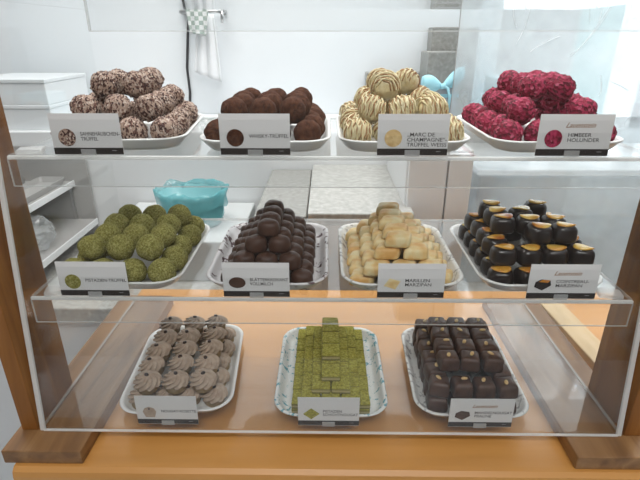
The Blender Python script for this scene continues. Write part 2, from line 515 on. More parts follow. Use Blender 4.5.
ORD = ['first', 'second', 'third', 'fourth', 'fifth', 'sixth', 'seventh', 'eighth', 'ninth']
def rowname(j, n):
    if j == 0: return 'front row'
    if j == n - 1: return 'back row'
    return ORD[j] + ' row from the front'
def colname(i, n):
    if n == 1: return ''
    if i == 0: return 'leftmost in '
    if i == n - 1: return 'rightmost in '
    if n == 3: return 'middle one in '
    return ORD[i] + ' from left in '
def laynames(n):
    return {1: ['only layer'], 2: ['bottom layer', 'top layer'], 3: ['bottom layer', 'middle layer', 'top layer'],
            4: ['bottom layer', 'second layer', 'third layer', 'top layer'],
            5: ['bottom layer', 'second layer', 'third layer', 'fourth layer', 'top layer']}[n]

def pile(T, layers, name, desc, cat, group, make, base=.0024, jit=.0009, zig=0, rotj=.15, drop=(), spin=False, skip_inner=True):
    """layers: list of (nx, ny, pitchx, pitchy, offx, offy, z)"""
    names = laynames(len(layers))
    cnt = 0
    for L, (nx, ny, px, py, ox, oy, z) in enumerate(layers):
        up = layers[L + 1] if L + 1 < len(layers) else None
        for j in range(ny):
            for i in range(nx):
                if (L, i, j) in drop: continue
                x = (i - (nx - 1) / 2) * px + ox
                y = (j - (ny - 1) / 2) * py + oy
                if skip_inner and up:
                    ux = (up[0] - 1) / 2 * up[2]; uy = (up[1] - 1) / 2 * up[3]
                    if abs(x - up[4]) < ux - px * .35 and abs(y - up[5]) < uy - py * .05:
                        continue
                x += zig * (1 if j % 2 else -1)
                x += random.uniform(-jit, jit); y += random.uniform(-jit, jit)
                rz = random.uniform(-rotj, rotj)
                p = T @ Vector((x, y, base + z))
                ang = T.to_euler().z
                lab = '%s, %s%s, %s' % (desc, colname(i, nx), rowname(j, ny), names[L])
                make(cnt, p, ang, rz, lab, L)
                cnt += 1
    return cnt

def placer(name, meshes, cat, group, parts=(), spin=False, rbase=0, tilt=0):
    """meshes: variants of the body. parts: list of (name, [mesh variants])"""
    def make(k, p, ang, rz, lab, L):
        if parts:
            r = bpy.data.objects.new(name, None); r.empty_display_size = .01
        else:
            r = bpy.data.objects.new(name, meshes[k % len(meshes)])
        COL.objects.link(r)
        r.location = p + Vector((0, 0, rbase))
        if spin:
            r.rotation_euler = (random.uniform(-.5, .5), random.uniform(-.5, .5), random.uniform(0, 6.28)) if not parts else (random.uniform(-.35, .35), random.uniform(-.35, .35), random.uniform(0, 6.28))
        else:
            r.rotation_euler = (random.uniform(-tilt, tilt), random.uniform(-tilt, tilt), ang + rz)
        tag(r, lab, cat, group)
        if parts:
            for pn, pm in parts:
                o = bpy.data.objects.new(pn, pm[k % len(pm)]); COL.objects.link(o); o.parent = r
    return make

def grid(rs, cols, rows, zs, pitch=None):
    pass

def balls(n0, r, dz=None, front=None, k=1.0):
    """layer spec for spheres: list of (nx, ny, ox, oy) -> full layers"""
    d = 2 * r * 1.035
    dzz = r * 1.36
    out = []
    for L, (nx, ny, ox, oy) in enumerate(n0):
        out.append((nx, ny, d, d * 1.06, ox, oy, L * dzz))
    return out

# --- tray placements: centre found from the rim seen in the photo
def tpos(z, px, py):
    p = at_z(px, py, z + .02)
    return p.x, p.y
fy = lambda z: lean(z) + .0145 + TL / 2

# upper shelf
r_n = .0170
T = tray(Z1, 114, .10, 'tray', 'white serving tray holding chopped nut coated truffles')
me = [ball_mesh('nut_truffle', r_n, M['nut'], amp=.0015, seed=s, chips=330) for s in range(3)]
pile(T, balls([(4, 5, 0, -.004), (3, 4, .0, -.004), (2, 3, .0, 0)], r_n), 'nut_truffle', 'chopped nut coated truffle', 'truffle', '', placer('nut_truffle', me, 'truffle', 'nut coated truffles in the upper tray', spin=True, rbase=r_n), zig=.0022, drop={(1, 0, 3), (2, 0, 2)})

r_w = .0160
T = tray(Z1, 262, 0, 'tray', 'white serving tray holding brown whisky truffles')
me = [ball_mesh('whisky_truffle', r_w, M['cocoa'], amp=.0005, freq=300, seed=s + 5) for s in range(3)]
pile(T, balls([(4, 5, 0, -.004), (3, 4, 0, -.004)], r_w), 'whisky_truffle', 'cocoa brown whisky truffle', 'truffle', '', placer('whisky_truffle', me, 'truffle', 'cocoa dusted truffles in the upper tray', spin=True, rbase=r_w), zig=.0022, jit=.0004)

def drizzle_mesh(r, seed):
    rd = random.Random(seed); mb = MB()
    for k in range(7):
        a = -.9 + 1.8 * k / 6 + rd.uniform(-.06, .06)
        rr = math.cos(a) * r; pts = []
        n = 26
        for i in range(n + 1):
            t = PI * (i / n * 1.15 - .075)
            w = .0009 * math.sin(i * .8 + k)
            q = Vector((math.sin(a) * r + w, math.cos(t) * rr, math.sin(t) * rr)).normalized() * (r + .0002)
            q.z *= .95
            pts.append(q)
        mb.tube(pts, .00055 + rd.random() * .0004, 6)
    return mb.mesh('drizzle', M['drizzle'])
def drizzle_white(r, seed):
    rd = random.Random(seed + 50); mb = MB()
    R = Matrix.Rotation(.35, 3, 'Z')
    for k in range(6):
        a = -.9 + 1.8 * k / 5 + rd.uniform(-.06, .06)
        rr = math.cos(a) * r; pts = []
        for i in range(27):
            t = PI * (i / 26 * 1.2 - .1)
            q = Vector((math.sin(a) * r + .0009 * math.sin(i * .9 + k * 2), math.cos(t) * rr, math.sin(t) * rr)).normalized() * (r + .0004)
            q = R @ q; q.z *= .95
            pts.append(q)
        mb.tube(pts, .0008 + rd.random() * .0004, 6)
    return mb
r_c = .0165
T = tray(Z1, 408, 0, 'tray', 'white serving tray holding cream coloured champagne truffles')
me = []
for s in range(3):
    b = ball_mesh('coating', r_c, M['white_choc'], amp=.0008, freq=200, seed=s + 9, lump=.0006)
    me.append(b)
ridge = [drizzle_white(r_c, s).mesh('white_ridges', M['white_choc']) for s in range(3)]
dr = [drizzle_mesh(r_c, s) for s in range(3)]
pile(T, balls([(4, 5, 0, -.003), (3, 4, 0, -.003), (2, 3, 0, .002)], r_c), 'c', 'cream truffle with brown drizzle', 'truffle', '', placer('champagne_truffle', None, 'truffle', 'white champagne truffles in the upper tray', parts=[('coating', me), ('white_ridges', ridge), ('drizzle', dr)], spin=True, rbase=r_c), zig=.0018, jit=.0005, drop={(2, 1, 0), (2, 1, 1)})

r_r = .0163
T = tray(Z1, 566, .0, 'tray', 'white serving tray holding crimson raspberry truffles')
me = [ball_mesh('raspberry_truffle', r_r, M['raspberry'], amp=.0014, seed=s + 13, chips=300) for s in range(3)]
pile(T, balls([(4, 5, 0, -.003), (3, 4, 0, -.003), (2, 3, .0, .004)], r_r), 'r', 'crimson raspberry truffle', 'truffle', '', placer('raspberry_truffle', me, 'truffle', 'raspberry truffles in the upper tray', spin=True, rbase=r_r), zig=.0022, drop={(1, 1, 0)})

# lower shelf
r_p = .0170
T = tray(Z2, 114, 0, 'tray', 'white serving tray holding green pistachio truffles')
me = [ball_mesh('pistachio_truffle', r_p, M['pistachio'], amp=.0005, freq=500, seed=s + 20, lump=.0007) for s in range(3)]
pile(T, balls([(4, 5, 0, -.005), (3, 4, 0, -.005)], r_p), 'p', 'olive green pistachio truffle', 'truffle', '', placer('pistachio_truffle', me, 'truffle', 'green truffles on the lower shelf', spin=True, rbase=r_p), zig=.0022, jit=.0003)

# chocolate domes
def dome_mesh(seed):
    mb = MB(); rings = []; w, l, h = .0280, .0245, .0180
    for s_, z in [(.02, 0), (.7, 0), (.93, .02), (1, .12), (1.0, .35), (.97, .58), (.89, .79), (.72, .93), (.42, .99), (.04, 1.0)]:
        rings.append([Vector((math.cos(a) * w / 2 * s_, math.sin(a) * l / 2 * s_, z * h + (.0006 * math.sin(a * 3 + 2.5 * s_ + seed) if .3 < z < .99 else 0))) for a in [2 * PI * k / 28 for k in range(28)]])
    mb.rings(rings)
    return mb.mesh('praline', M['milk_choc'])
def swirl(seed):
    mb = MB(); pts = []
    for i in range(30):
        u = i / 29; a = -1.2 + 2.4 * u
        x = math.sin(a) * .0095; y = .003 * math.sin(u * 9 + seed)
        s2 = (x / .0131) ** 2 + (y / .0117) ** 2
        z = .0180 * (max(0, 1 - s2)) ** .42 + .0001
        pts.append((x, y, z))
    mb.tube(pts, .0005, 6)
    return mb.mesh('swirl_ridge', M['milk_choc'])
T = tray(Z2, 264.5, 0, 'tray_brown', 'white serving tray with brown marks holding domed chocolates')
dm = [dome_mesh(s) for s in range(3)]; sw = [swirl(s) for s in range(3)]
pile(T, [(4, 7, .0284, .0246, 0, -.003, 0), (3, 6, .0284, .0246, 0, -.003, .0172), (2, 5, .0284, .0246, 0, -.003, .0344), (1, 4, .0284, .0246, 0, -.006, .0516)],
     'd', 'dark brown domed praline', 'praline', '', placer('domed_praline', None, 'praline', 'domed chocolates in a pyramid', parts=[('praline_body', dm), ('swirl_ridge', sw)]))

# marzipan lozenges
T = tray(Z2, 405.5, 0, 'tray_grey', 'white serving tray with grey marks holding pale marzipan pieces')
mz = [pillow(.0312, .0264, .0148, M['marzipan'], p=7, taper=.05, name='marzipan_piece', skew=sk, rough=.0003) for sk in (.26, .34, .20)]
pile(T, [(4, 6, .0310, .0272, 0, -.004, 0), (3, 6, .0312, .0272, 0, -.007, .0151), (2, 5, .0316, .0272, 0, -.006, .0302), (1, 5, .0300, .0272, -.006, -.006, .0453)],
     'm', 'pale toasted marzipan piece', 'marzipan sweet', '', placer('marzipan_piece', mz, 'marzipan sweet', 'marzipan pieces in a pyramid'), rotj=.05)

# orange topped chocolates
def peel(seed):
    rd = random.Random(seed); mb = MB(); n = 20; rings = []
    for s_, z in ((.05, 0), (.8, 0), (1, .0008), (.95, .0019), (.6, .0023), (.05, .0024)):
        rings.append([Vector((math.cos(a) * .0118 * s_ * (1 + .08 * math.sin(3 * a + seed)), math.sin(a) * .0086 * s_, z + .0008 * math.sin(a * 2 + seed) * s_)) + Vector((0, -.001, .0204)) for a in [2 * PI * k / n for k in range(n)]])
    mb.rings(rings); return mb.mesh('candied_orange', M['orange_peel'])
T = tray(Z2, 549, 0, 'tray', 'white serving tray holding orange topped dark chocolates')
oc = [pillow(.0300, .0280, .0208, M['dark_choc'], p=3.0, taper=.04, name='chocolate_body', bulge=.02) for _ in range(1)]
pl = [peel(s) for s in range(4)]
pile(T, [(4, 6, .0310, .0286, 0, -.003, 0), (4, 5, .0310, .0286, .003, -.004, .0228), (3, 4, .0316, .0290, .000, -.002, .0456)],
     'o', 'dark chocolate with candied orange', 'praline', '', placer('orange_chocolate', None, 'praline', 'orange topped chocolates', parts=[('chocolate_body', oc), ('candied_orange', pl)], tilt=.07), drop={(2, 0, 0), (2, 1, 3), (2,2,2)}, rotj=.3)

# floor level: nougat rosettes
def rosette_parts():
    mb = MB(); rings = []
    for r, z in ((.0005, 0), (.0120, 0), (.0132, .0015), (.0146, .010), (.0148, .0118), (.0135, .0124), (.001, .0125)):
        rings.append([(math.cos(a) * r, math.sin(a) * r, z) for a in [2 * PI * k / 28 for k in range(28)]])
    mb.rings(rings); base = mb.mesh('biscuit_cup', M['pastry'])
    outs = []
    for sd in range(2):
        mb = MB(); rings = []; n = 72
        for i in range(22):
            u = i / 21
            z = .0118 + .0125 * u
            r = .0170 * (1 - u ** 2.4) ** .75 + .0003
            tw = u * 1.5 + sd * .3
            rings.append([(math.cos(a) * r * (.70 + .36 * abs(math.cos(4.5 * (a - tw)))), math.sin(a) * r * (.70 + .36 * abs(math.cos(4.5 * (a - tw)))), z) for a in [2 * PI * k / n for k in range(n)]])
        mb.rings(rings); outs.append(mb.mesh('cream_rosette', M['cream']))
    mb = MB(); rings = []
    for s_, z in ((.05, .0232), (.8, .0234), (1, .0245), (.8, .0258), (.05, .0264)):
        rings.append([(math.cos(a) * .0026 * s_, math.sin(a) * .0033 * s_, z) for a in [2 * PI * k / 12 for k in range(12)]])
    mb.rings(rings); bean = mb.mesh('chocolate_bean', M['bean'])
    return [base], outs, [bean]
b_, c_, n_ = rosette_parts()
T = tray(ZF, 172.5, .07, 'tray', 'white serving tray holding nougat cream rosettes')
pile(T, [(4, 5, .0312, .0335, 0, -.002, 0), (3, 5, .0360, .0330, .0, -.004, .0245)], 'ro', 'nougat cream rosette', 'confection', '',
     placer('nougat_rosette', None, 'confection', 'nougat rosettes', parts=[('biscuit_cup', b_), ('cream_rosette', c_), ('chocolate_bean', n_)], tilt=.16), rotj=3, jit=.0014)

# pistachio slabs
def slab():
    mb = MB(); w, l, h = .0122, .0140, .0088
    rr = []
    for o, z in ((.0010, 0), (.0001, .0006), (0, .003), (0, .0065), (.0002, .0079), (.0010, .0087), (.003, h)):
        ring = []
        for x, y, zz in rrect(w - o, l - o, .0016, z, 3):
            q = Vector((x, y, zz)); q += Vector(noise.noise_vector(q * 300)) * .0004
            ring.append(q)
        rr.append(ring)
    mb.rings(rr)
    n = len(rr[0])
    for k in range(len(mb.f)):
        if k >= n * 4: mb.mi[k] = 1
    mb.mi[-2] = 0
    return mb.mesh('nougat_slab', [M['slab_side'], M['slab_top']], smooth=False)
sm = slab()
T = tray(ZF, 331, 0, 'tray_blue', 'white tray with blue flower pattern holding green nougat slabs')
pile(T, [(4, 6, .0256, .0286, 0, 0, 0), (4, 6, .0256, .0286, 0, 0, .0089), (3, 6, .0256, .0286, 0, -.004, .0178), (2, 5, .0256, .0286, 0, -.006, .0267), (1, 5, .0256, .0286, 0, .007, .0356)],
     's', 'green layered nougat slab', 'nougat', '', placer('nougat_slab', [sm], 'nougat', 'green nougat slabs'), rotj=.03, jit=.0002)
# topmost slab
mk = placer('nougat_slab', [sm], 'nougat', 'green nougat slabs')
for k in range(3):
    mk(0, T @ Vector((0, -.018 + k * .0292, .0027 + .0445)), 0, .02, 'green layered nougat slab, ridge on top of the stack, %s row' % ('front', 'middle', 'back')[k], 5)

# nougat cubes
nc = [pillow(.0268, .0260, .0215, M['nougat_choc'], p=8, taper=.07, name='cube_body', rough=.0004) for _ in range(2)]
def chip(seed):
    rd = random.Random(seed); T2 = Matrix.Translation((rd.uniform(-.003, .003), rd.uniform(-.003, .003), .0214)) @ Matrix.Rotation(rd.uniform(0, 3), 4, 'Z')
    mb = MB(); mb.rings([[(math.cos(a) * .0048 * s_, math.sin(a) * .0026 * s_, z) for a in [2 * PI * k / 12 for k in range(12)]] for s_, z in ((.1, 0), (1, .0003), (.8, .0014), (.1, .0018))], T=T2)
    return mb.mesh('almond_chip', M['almond'])
ch = [chip(s) for s in range(5)]
T = tray(ZF, 476, -.03, 'tray_grey', 'white serving tray holding brown nougat cubes')
pile(T, [(4, 6, .0290, .0282, 0, -.002, 0), (4, 6, .0286, .0270, 0, -.002, .0218), (3, 4, .0286, .0274, .0, -.003, .0436)],
     'n', 'brown nougat cube with chip', 'praline', '', placer('nougat_cube', None, 'praline', 'nougat cubes', parts=[('cube_body', nc), ('almond_chip', ch)], tilt=.05), rotj=.16, jit=.0002)

# ------------------------------------------------------------------ product cards
def text_mesh(s, size, m, align='LEFT', sx=1.0, shear=0):
    cu = bpy.data.curves.new('txt', 'FONT'); cu.body = s; cu.size = size; cu.align_x = align; cu.extrude = .00005; cu.offset = size * .006
    cu.shear = shear; cu.resolution_u = 3
    cu.space_line = .95
    o = bpy.data.objects.new('txt', cu); COL.objects.link(o)
    bpy.context.view_layer.update()
    me = bpy.data.meshes.new_from_object(o.evaluated_get(bpy.context.evaluated_depsgraph_get()))
    bpy.data.objects.remove(o); bpy.data.curves.remove(cu)
    for v in me.vertices: v.co.x *= sx
    me.materials.clear(); me.materials.append(m)
    return me
def flat_shape(pts, m, name='picture'):
    mb = MB(); n = len(pts)
    mb.rings([[(x, y, 0) for x, y in pts], [(x, y, .0003) for x, y in pts]])
    return mb.mesh(name, m, smooth=False)
def circ(r, n=24, sx=1, sy=1, p=2): return [(math.copysign(abs(math.cos(2*PI*k/n))**(2/p), math.cos(2*PI*k/n)) * r * sx, math.copysign(abs(math.sin(2*PI*k/n))**(2/p), math.sin(2*PI*k/n)) * r * sy) for k in range(n)]

def card(px0, px1, py1, z, text, pic, logo, lab, W=.0765, Hh=.0435, fs=.0056, tilt=-.02, roll=0):
    # bottom edge stands on the shelf just behind the front edge
    pc = at_y((px0 + px1) / 2, py1, lean(z) + .0045)
    y = lean(z) + (.0085 if z < .1 else .0045)
    r = empty('product_card', (pc.x, y, z + .0008), 0, lab, 'product card', 'product cards in front of the trays')
    r.rotation_euler = (math.radians(90) + tilt, roll, 0)
    # local frame: x right, y up, z toward the viewer
    MB().box((-W / 2, 0, -.0006), (W / 2, Hh, 0)).build('card', M['card'], r)
    MB().box((-W / 2, .0006, .0), (W / 2, .0076, .0002)).build('black_band', M['card_dark'], r)
    kind, mt = pic
    if kind == 'ball': s = circ(.0092)
    elif kind == 'dome': s = circ(.0092, sx=1.05, sy=.75)
    elif kind == 'loz': s = [(-.0095, -.003), (-.003, .0065), (.0095, .003), (.004, -.0075)]
    elif kind == 'slab': s = [(-.010, -.0005), (0, .0085), (.0105, 0), (0, -.0085)]
    elif kind == 'cup': s = [(-.0055, -.0075), (-.0085, .001), (-.006, .006), (0, .0085), (.006, .006), (.0085, .001), (.006, -.0075)]
    else: s = [(-.0095, -.003), (-.0085, .003), (-.002, .0065), (.008, .005), (.0095, -.001), (.0, -.0075)]
    o = part('picture', flat_shape(s, mt), r); o.location = (-W / 2 + .0165, .0185, .0001)
    if kind == 'orange':
        o2 = part('picture_top', flat_shape([(-.005, 0), (-.001, .003), (.0075, .002), (.005, -.001)], M['orange_peel']), o); o2.location = (0, .0034, .0003)
    if kind == 'cup':
        o2 = part('picture_top', flat_shape(circ(.0012), M['bean']), o); o2.location = (0, .0055, .0003)
    tm = text_mesh(text, fs, M['ink'], sx=1.12)
    wd = max(v.co.x for v in tm.vertices)
    lim = W / 2 - .0015 + (W / 2 - .031)
    for v in tm.vertices:
        v.co.x *= min(1, lim / wd)
    o = part('printed_name', tm, r)
    o.location = (-W / 2 + .031, .0205 if '\n' in text else .0185, .0001)
    if logo:
        o = part('logo', text_mesh('Lauenstein', .0075, M['gold'], sx=.95, shear=.5), r); o.location = (-W / 2 + .027, .0300, .0001)
    o = part('small_print', text_mesh('-----', .003, M['card']), r); o.location = (W / 2 - .012, .0040, .0003)
    MB().box((-.008, -.0006, .0003), (.008, .0062, .0016)).build('clear_clip', M['acrylic_edge_soft'], r, bevel=.0004)

PB, PK = M['nut'], M['cocoa']
card(54, 125.5, 155, Z1, 'SAHNEHÄUBCHEN-\nTRÜFFEL', ('ball', M['nut']), False, 'white card with round nut truffle picture before the nut truffles', W=.0745)
card(220, 291.5, 156, Z1, 'WHISKY-TRÜFFEL', ('ball', M['cocoa']), False, 'white card with dark brown ball picture before the whisky truffles', W=.0745)
card(376, 447.5, 155, Z1, '„MARC DE\nCHAMPAGNE“-\nTRÜFFEL WEISS', ('ball', M['almond']), False, 'white card with three lines of text before the cream truffles', W=.0745)
card(535, 608, 152, Z1, 'HIMBEER\nHOLUNDER', ('ball', M['raspberry']), True, 'white card with crimson ball picture before the raspberry truffles', W=.0765)
card(64, 129, 298, Z2, 'PISTAZIEN-TRÜFFEL', ('ball', M['pistachio']), False, 'white card with green ball picture before the pistachio truffles', W=.080)
card(224, 290, 298, Z2, 'BLÄTTERKROKANT\nVOLLMILCH', ('dome', M['nougat_choc']), False, 'white card with brown oval picture before the domed chocolates')
card(377, 443, 298, Z2, 'MARILLEN\nMARZIPAN', ('loz', M['marzipan']), False, 'white card with yellow lozenge picture before the marzipan pieces')
card(525, 594, 300, Z2, 'COINTREAU-\nMARZIPAN', ('orange', M['dark_choc']), True, 'white card with black and orange picture before the orange chocolates', W=.0785)
card(136, 199, 425, ZF, 'NOUGAT-ROSETTE', ('cup', M['cream']), False, 'white card with small cup picture before the nougat rosettes')
card(297, 360, 424, ZF, 'PISTAZIEN\nSCHICHTNOUGAT', ('slab', M['slab_top']), False, 'white card with green diamond picture before the green slabs')
card(448, 514, 424, ZF, 'MANDELNOUGAT\nPRALINE', ('block', M['nougat_choc']), True, 'white card with brown block picture before the nougat cubes', W=.079)

# ------------------------------------------------------------------ background of the shop
def bxpx(name, xa, xb, ytop, Y0, Y1, z0, m, lab=None, cat=None, bevel=.003, ref=None):
    """a block whose top front edge is seen on row ytop, its front at depth Y0"""
    a = at_y(xa, ytop, Y0); b = at_y(xb, ytop, Y0)
    o = MB().box((a.x, Y0, z0), (b.x, Y1, a.z)).build(name, m, bevel=bevel)
    if lab: tag(o, lab, cat)
    return o, a, b

# low grey staff worktop behind the counter
o = MB().box((-1.3, .98, -.16), (1.6, YW - .002, -.12)).build('stone_worktop', M['granite'], bevel=.004)
tag(o, 'long low grey stone worktop behind the display case', 'worktop')
o = MB().box((-1.28, 1.02, -.95), (1.58, YW - .002, -.1602)).build('base_cabinet', M['whitepanel'])
tag(o, 'white base cabinet under the low grey worktop', 'cabinet')
# raised white bench against the wall
o = MB().box((-1.3, 1.44, -.1198), (.52, YW - .002, .212)).build('white_bench', M['whitepanel'], bevel=.004)
tag(o, 'raised white bench along the back wall', 'bench')
# stone blocks in front of it
a = at_z(310, 190, .115); b = at_z(403, 190, .115)
o = MB().box((a.x, 1.0, .085), (b.x, 1.437, .115)).build('stone_slab', M['granite'], bevel=.003)
tag(o, 'pale speckled stone slab behind the domed chocolates and marzipan', 'slab')
o = MB().box((a.x + .004, 1.01, -.1198), (b.x - .004, 1.437, .0848)).build('slab_cabinet', M['whitepanel'])
tag(o, 'white cabinet carrying the pale speckled slab', 'cabinet')
a2 = at_z(264, 190, .10)
o = MB().box((a2.x, 1.02, .07), (a.x - .003, 1.435, .10)).build('stone_slab', M['granite_dark'], bevel=.003)
tag(o, 'darker grey stone slab left of the pale speckled slab', 'slab')
o = MB().box((a2.x, 1.03, -.1198), (a.x - .003, 1.435, .0698)).build('slab_cabinet', M['granite_dark'])
tag(o, 'grey cabinet carrying the darker stone slab', 'cabinet')
# back splash and tall end block
o, _, _ = bxpx('stone_upstand', 367, 431, 73, 1.72, YW - .003, .2122, M['granite_dark'], 'low grey stone upstand on the white bench by the wall', 'upstand')
o, _, _ = bxpx('stone_pillar', 429, 474, 52, 1.58, 1.715, .2122, M['granite_dark'], 'grey stone block with pale ledge beside the ribboned package', 'stone block')
o, _, _ = bxpx('stone_upstand', 433, 480, 27, 1.722, YW - .003, .2122, M['granite_dark'], 'taller grey stone upstand behind the block with pale ledge', 'upstand')
# white cupboard to the right of the slabs
a3 = at_y(407, 170, 1.05); b3 = at_y(474, 170, 1.05)
cb = empty('white_cupboard', (0, 0, 0), 0, 'white cupboard behind the marzipan and orange chocolates', 'cupboard')
MB().box((a3.x, 1.06, -.1198), (b3.x, 1.40, .243)).build('carcass', M['whitepanel'], cb, bevel=.003)
MB().box((a3.x + .004, 1.045, -.10), (a3.x + .088, 1.0595, .238)).build('door', M['whitepanel'], cb, bevel=.002)
MB().box((a3.x + .092, 1.045, -.10), (b3.x - .004, 1.0595, .238)).build('door', M['whitepanel'], cb, bevel=.002)
# frosted storage box to the far right, and scratched pane above
a4 = at_y(477, 190, 1.12)
fb = empty('storage_box', (0, 0, 0), 0, 'large frosted plastic storage box behind the orange topped chocolates', 'storage box')
MB().box((a4.x, 1.12, -.119), (a4.x + .62, 1.42, .17)).build('box_body', M['frosted'], fb, bevel=.006)
MB().box((a4.x - .006, 1.114, .1702), (a4.x + .626, 1.426, .185)).build('box_lid', M['frosted'], fb, bevel=.004)
a5 = at_y(457, 50, 1.44)
sp = empty('scratched_screen', (0, 0, 0), 0, 'tall scratched clear screen standing behind the raspberry truffles', 'screen')
MB().box((a5.x, 1.4380, -.118), (a5.x + .95, 1.4392, 1.1)).build('pane', M['scratched'], sp)
MB().box((a5.x - .002, 1.4378, -.118), (a5.x, 1.4394, 1.1)).build('pane_edge', M['greyshelf'], sp)
sc = MB(); rd = random.Random(3)
for (p0, p1, p2) in (((612, 2), (596, 30), (575, 54)), ((611, 8), (590, 42), (570, 56)), ((530, 4), (528, 25), (516, 44)), ((592, 0), (588, 14), (590, 22)), ((560, 36), (540, 44), (530, 52)), ((604, 0), (600, 20), (598, 24)), ((514, 3), (512, 18), (517, 28)), ((628, 90), (618, 84), (612, 82)), ((600, 75), (604, 92), (598, 96))):
    P = [at_y(*q, 1.4372) for q in (p0, p1, p2)]
    sc.tube([(P[0] * (1 - u) ** 2 + P[1] * 2 * u * (1 - u) + P[2] * u * u) for u in [i / 10 for i in range(11)]], .0009, 5)
sc.build('scratches', M['towel'], sp)['kind'] = 'stuff'

# ribbon wrapped package
pc = at_y(433, 108, 1.50)
pk = empty('gift_package', (pc.x, 1.50, .2122), .2, 'grey wrapped package with pale blue ribbon bow on the white bench', 'package')
MB().rings([rrect(.052, .05, .012, z) for z in (0, .01, .06, .118, .125)]).build('wrapping', M['silverpack'], pk, smooth=True, bevel=.003)
MB().box((-.0535, -.0515, .098), (.0535, .0515, .108)).build('ribbon_band', M['bluesat'], pk)
def bow(side):
    # a puffed satin loop: flattened tapering volume with a crease
    rings = []
    for i in range(12):
        u = i / 11
        x = side * .062 * u
        hh = .004 + .020 * math.sin(PI * min(1, u * .8)) ; th = .004 + .011 * math.sin(PI * min(1, u * .85))
        zc = .130 + (.036 if side > 0 else .012) * u
        rings.append([(x, -.050 + th * math.cos(a) * side, zc + hh * math.sin(a) * (1 - .25 * math.cos(a) ** 2)) for a in [2 * PI * k / 20 for k in range(20)]])
    MB().rings(rings).build('ribbon_loop', M['bluesat'], pk, smooth=True)
bow(1); bow(-1)
MB().tube([(0, -.054, .130), (.012, -.062, .126), (.020, -.064, .10), (.022, -.060, .06)], .004, 8).build('ribbon_tail', M['bluesat'], pk, smooth=True)
MB().tube([(-.006, -.056, .130), (.006, -.058, .131)], .008, 10).build('ribbon_knot', M['bluesat'], pk, smooth=True)
pc = at_y(393, 108, 1.62)
o = MB().box((-.05, -.05, 0), (.05, .05, .105)).build('blue_carton', M['bluesat'], bevel=.003)
o.location = (pc.x, 1.62, .2122); o.scale = (1, 1, .9)
tag(o, 'pale blue carton behind the champagne truffles', 'carton')

# white cake boxes on the bench, far left
a6 = at_y(-30, 120, 1.46); b6 = at_y(52, 120, 1.46)
for k in range(2):
    zb = .2122 + k * .0735
    r = empty('cake_box', (0, 0, 0), 0, 'white cardboard cake box on the bench, ' + ('lower of the stack' if k == 0 else 'upper of the stack'), 'box', 'white cake boxes on the bench')
    MB().box((a6.x, 1.46, zb), (b6.x, 1.72, zb + .062)).build('box_body', M['whitebox'], r, bevel=.002)
    MB().box((a6.x - .002, 1.458, zb + .0622), (b6.x + .002, 1.722, zb + .0732)).build('box_lid', M['whitebox'], r, bevel=.002)

# towel rail, towels, cable on the wall
rl = empty('towel_rail', (0, 0, 0), 0, 'small steel towel rail on the white wall', 'rail')
p0 = at_y(187, 12, YW - .05); p1 = at_y(222, 11, YW - .05)
MB().tube([p0 - Vector((.02, 0, 0)), p1], .006, 10).build('bar', M['metal'], rl, smooth=True)
MB().tube([p1, p1 + Vector((0, .048, 0))], .007, 10).build('bracket', M['metal'], rl, smooth=True)
MB().tube([p1 + Vector((0, 0, .006)), p1 + Vector((0, -.006, -.035))], .006, 8).build('hook', M['metal'], rl, smooth=True)
MB().tube([p0 - Vector((.02, 0, 0)), p0 + Vector((-.02, .048, 0))], .007, 10).build('bracket', M['metal'], rl, smooth=True)
def cloth(name, pxs_top, pxs_bot, ytop, ybot, Y, m, lab, folds=5, amp=.012, slant=0):
    mb = MB(); nu, nv = 24, 14; g = []
    for j in range(nv + 1):
        v = j / nv
        for i in range(nu + 1):
            u = i / nu
            px = (pxs_top[0] * (1 - u) + pxs_top[1] * u) * (1 - v) + (pxs_bot[0] * (1 - u) + pxs_bot[1] * u) * v
            py = ytop * (1 - v) + (ybot + slant * u) * v
            p = at_y(px, py, Y)
            p.y += amp * math.sin(u * folds * PI) * (.3 + .7 * v)
            g.append(p)
    fs = [(j * (nu + 1) + i, j * (nu + 1) + i + 1, (j + 1) * (nu + 1) + i + 1, (j + 1) * (nu + 1) + i) for j in range(nv) for i in range(nu)]
    mb.add(g, fs)
    o = mb.build(name, m, smooth=True)
    s = o.modifiers.new('s', 'SOLIDIFY'); s.thickness = .004
    tag(o, lab, 'towel', 'towels on the wall rail')
cloth('hand_towel', (196, 214), (194, 222), 14, 72, YW - .064, M['towel'], 'long white towel hanging from the wall rail', 5, .008, 10)
cloth('checked_towel', (185, 209), (190, 206), 7, 33, YW - .095, M['checked'], 'small grey and white checked towel on the wall rail', 3, .006, 3)
pts = [at_y(*q, YW - .006) for q in ((176, -14), (184, 2), (189, 8), (188, 30), (187, 68), (190, 92), (190, 120), (189, 150))]
o = MB().tube(pts, .0045, 8).build('power_cable', M['cable'], smooth=True)
tag(o, 'black cable running down the white wall beside the towels', 'cable')

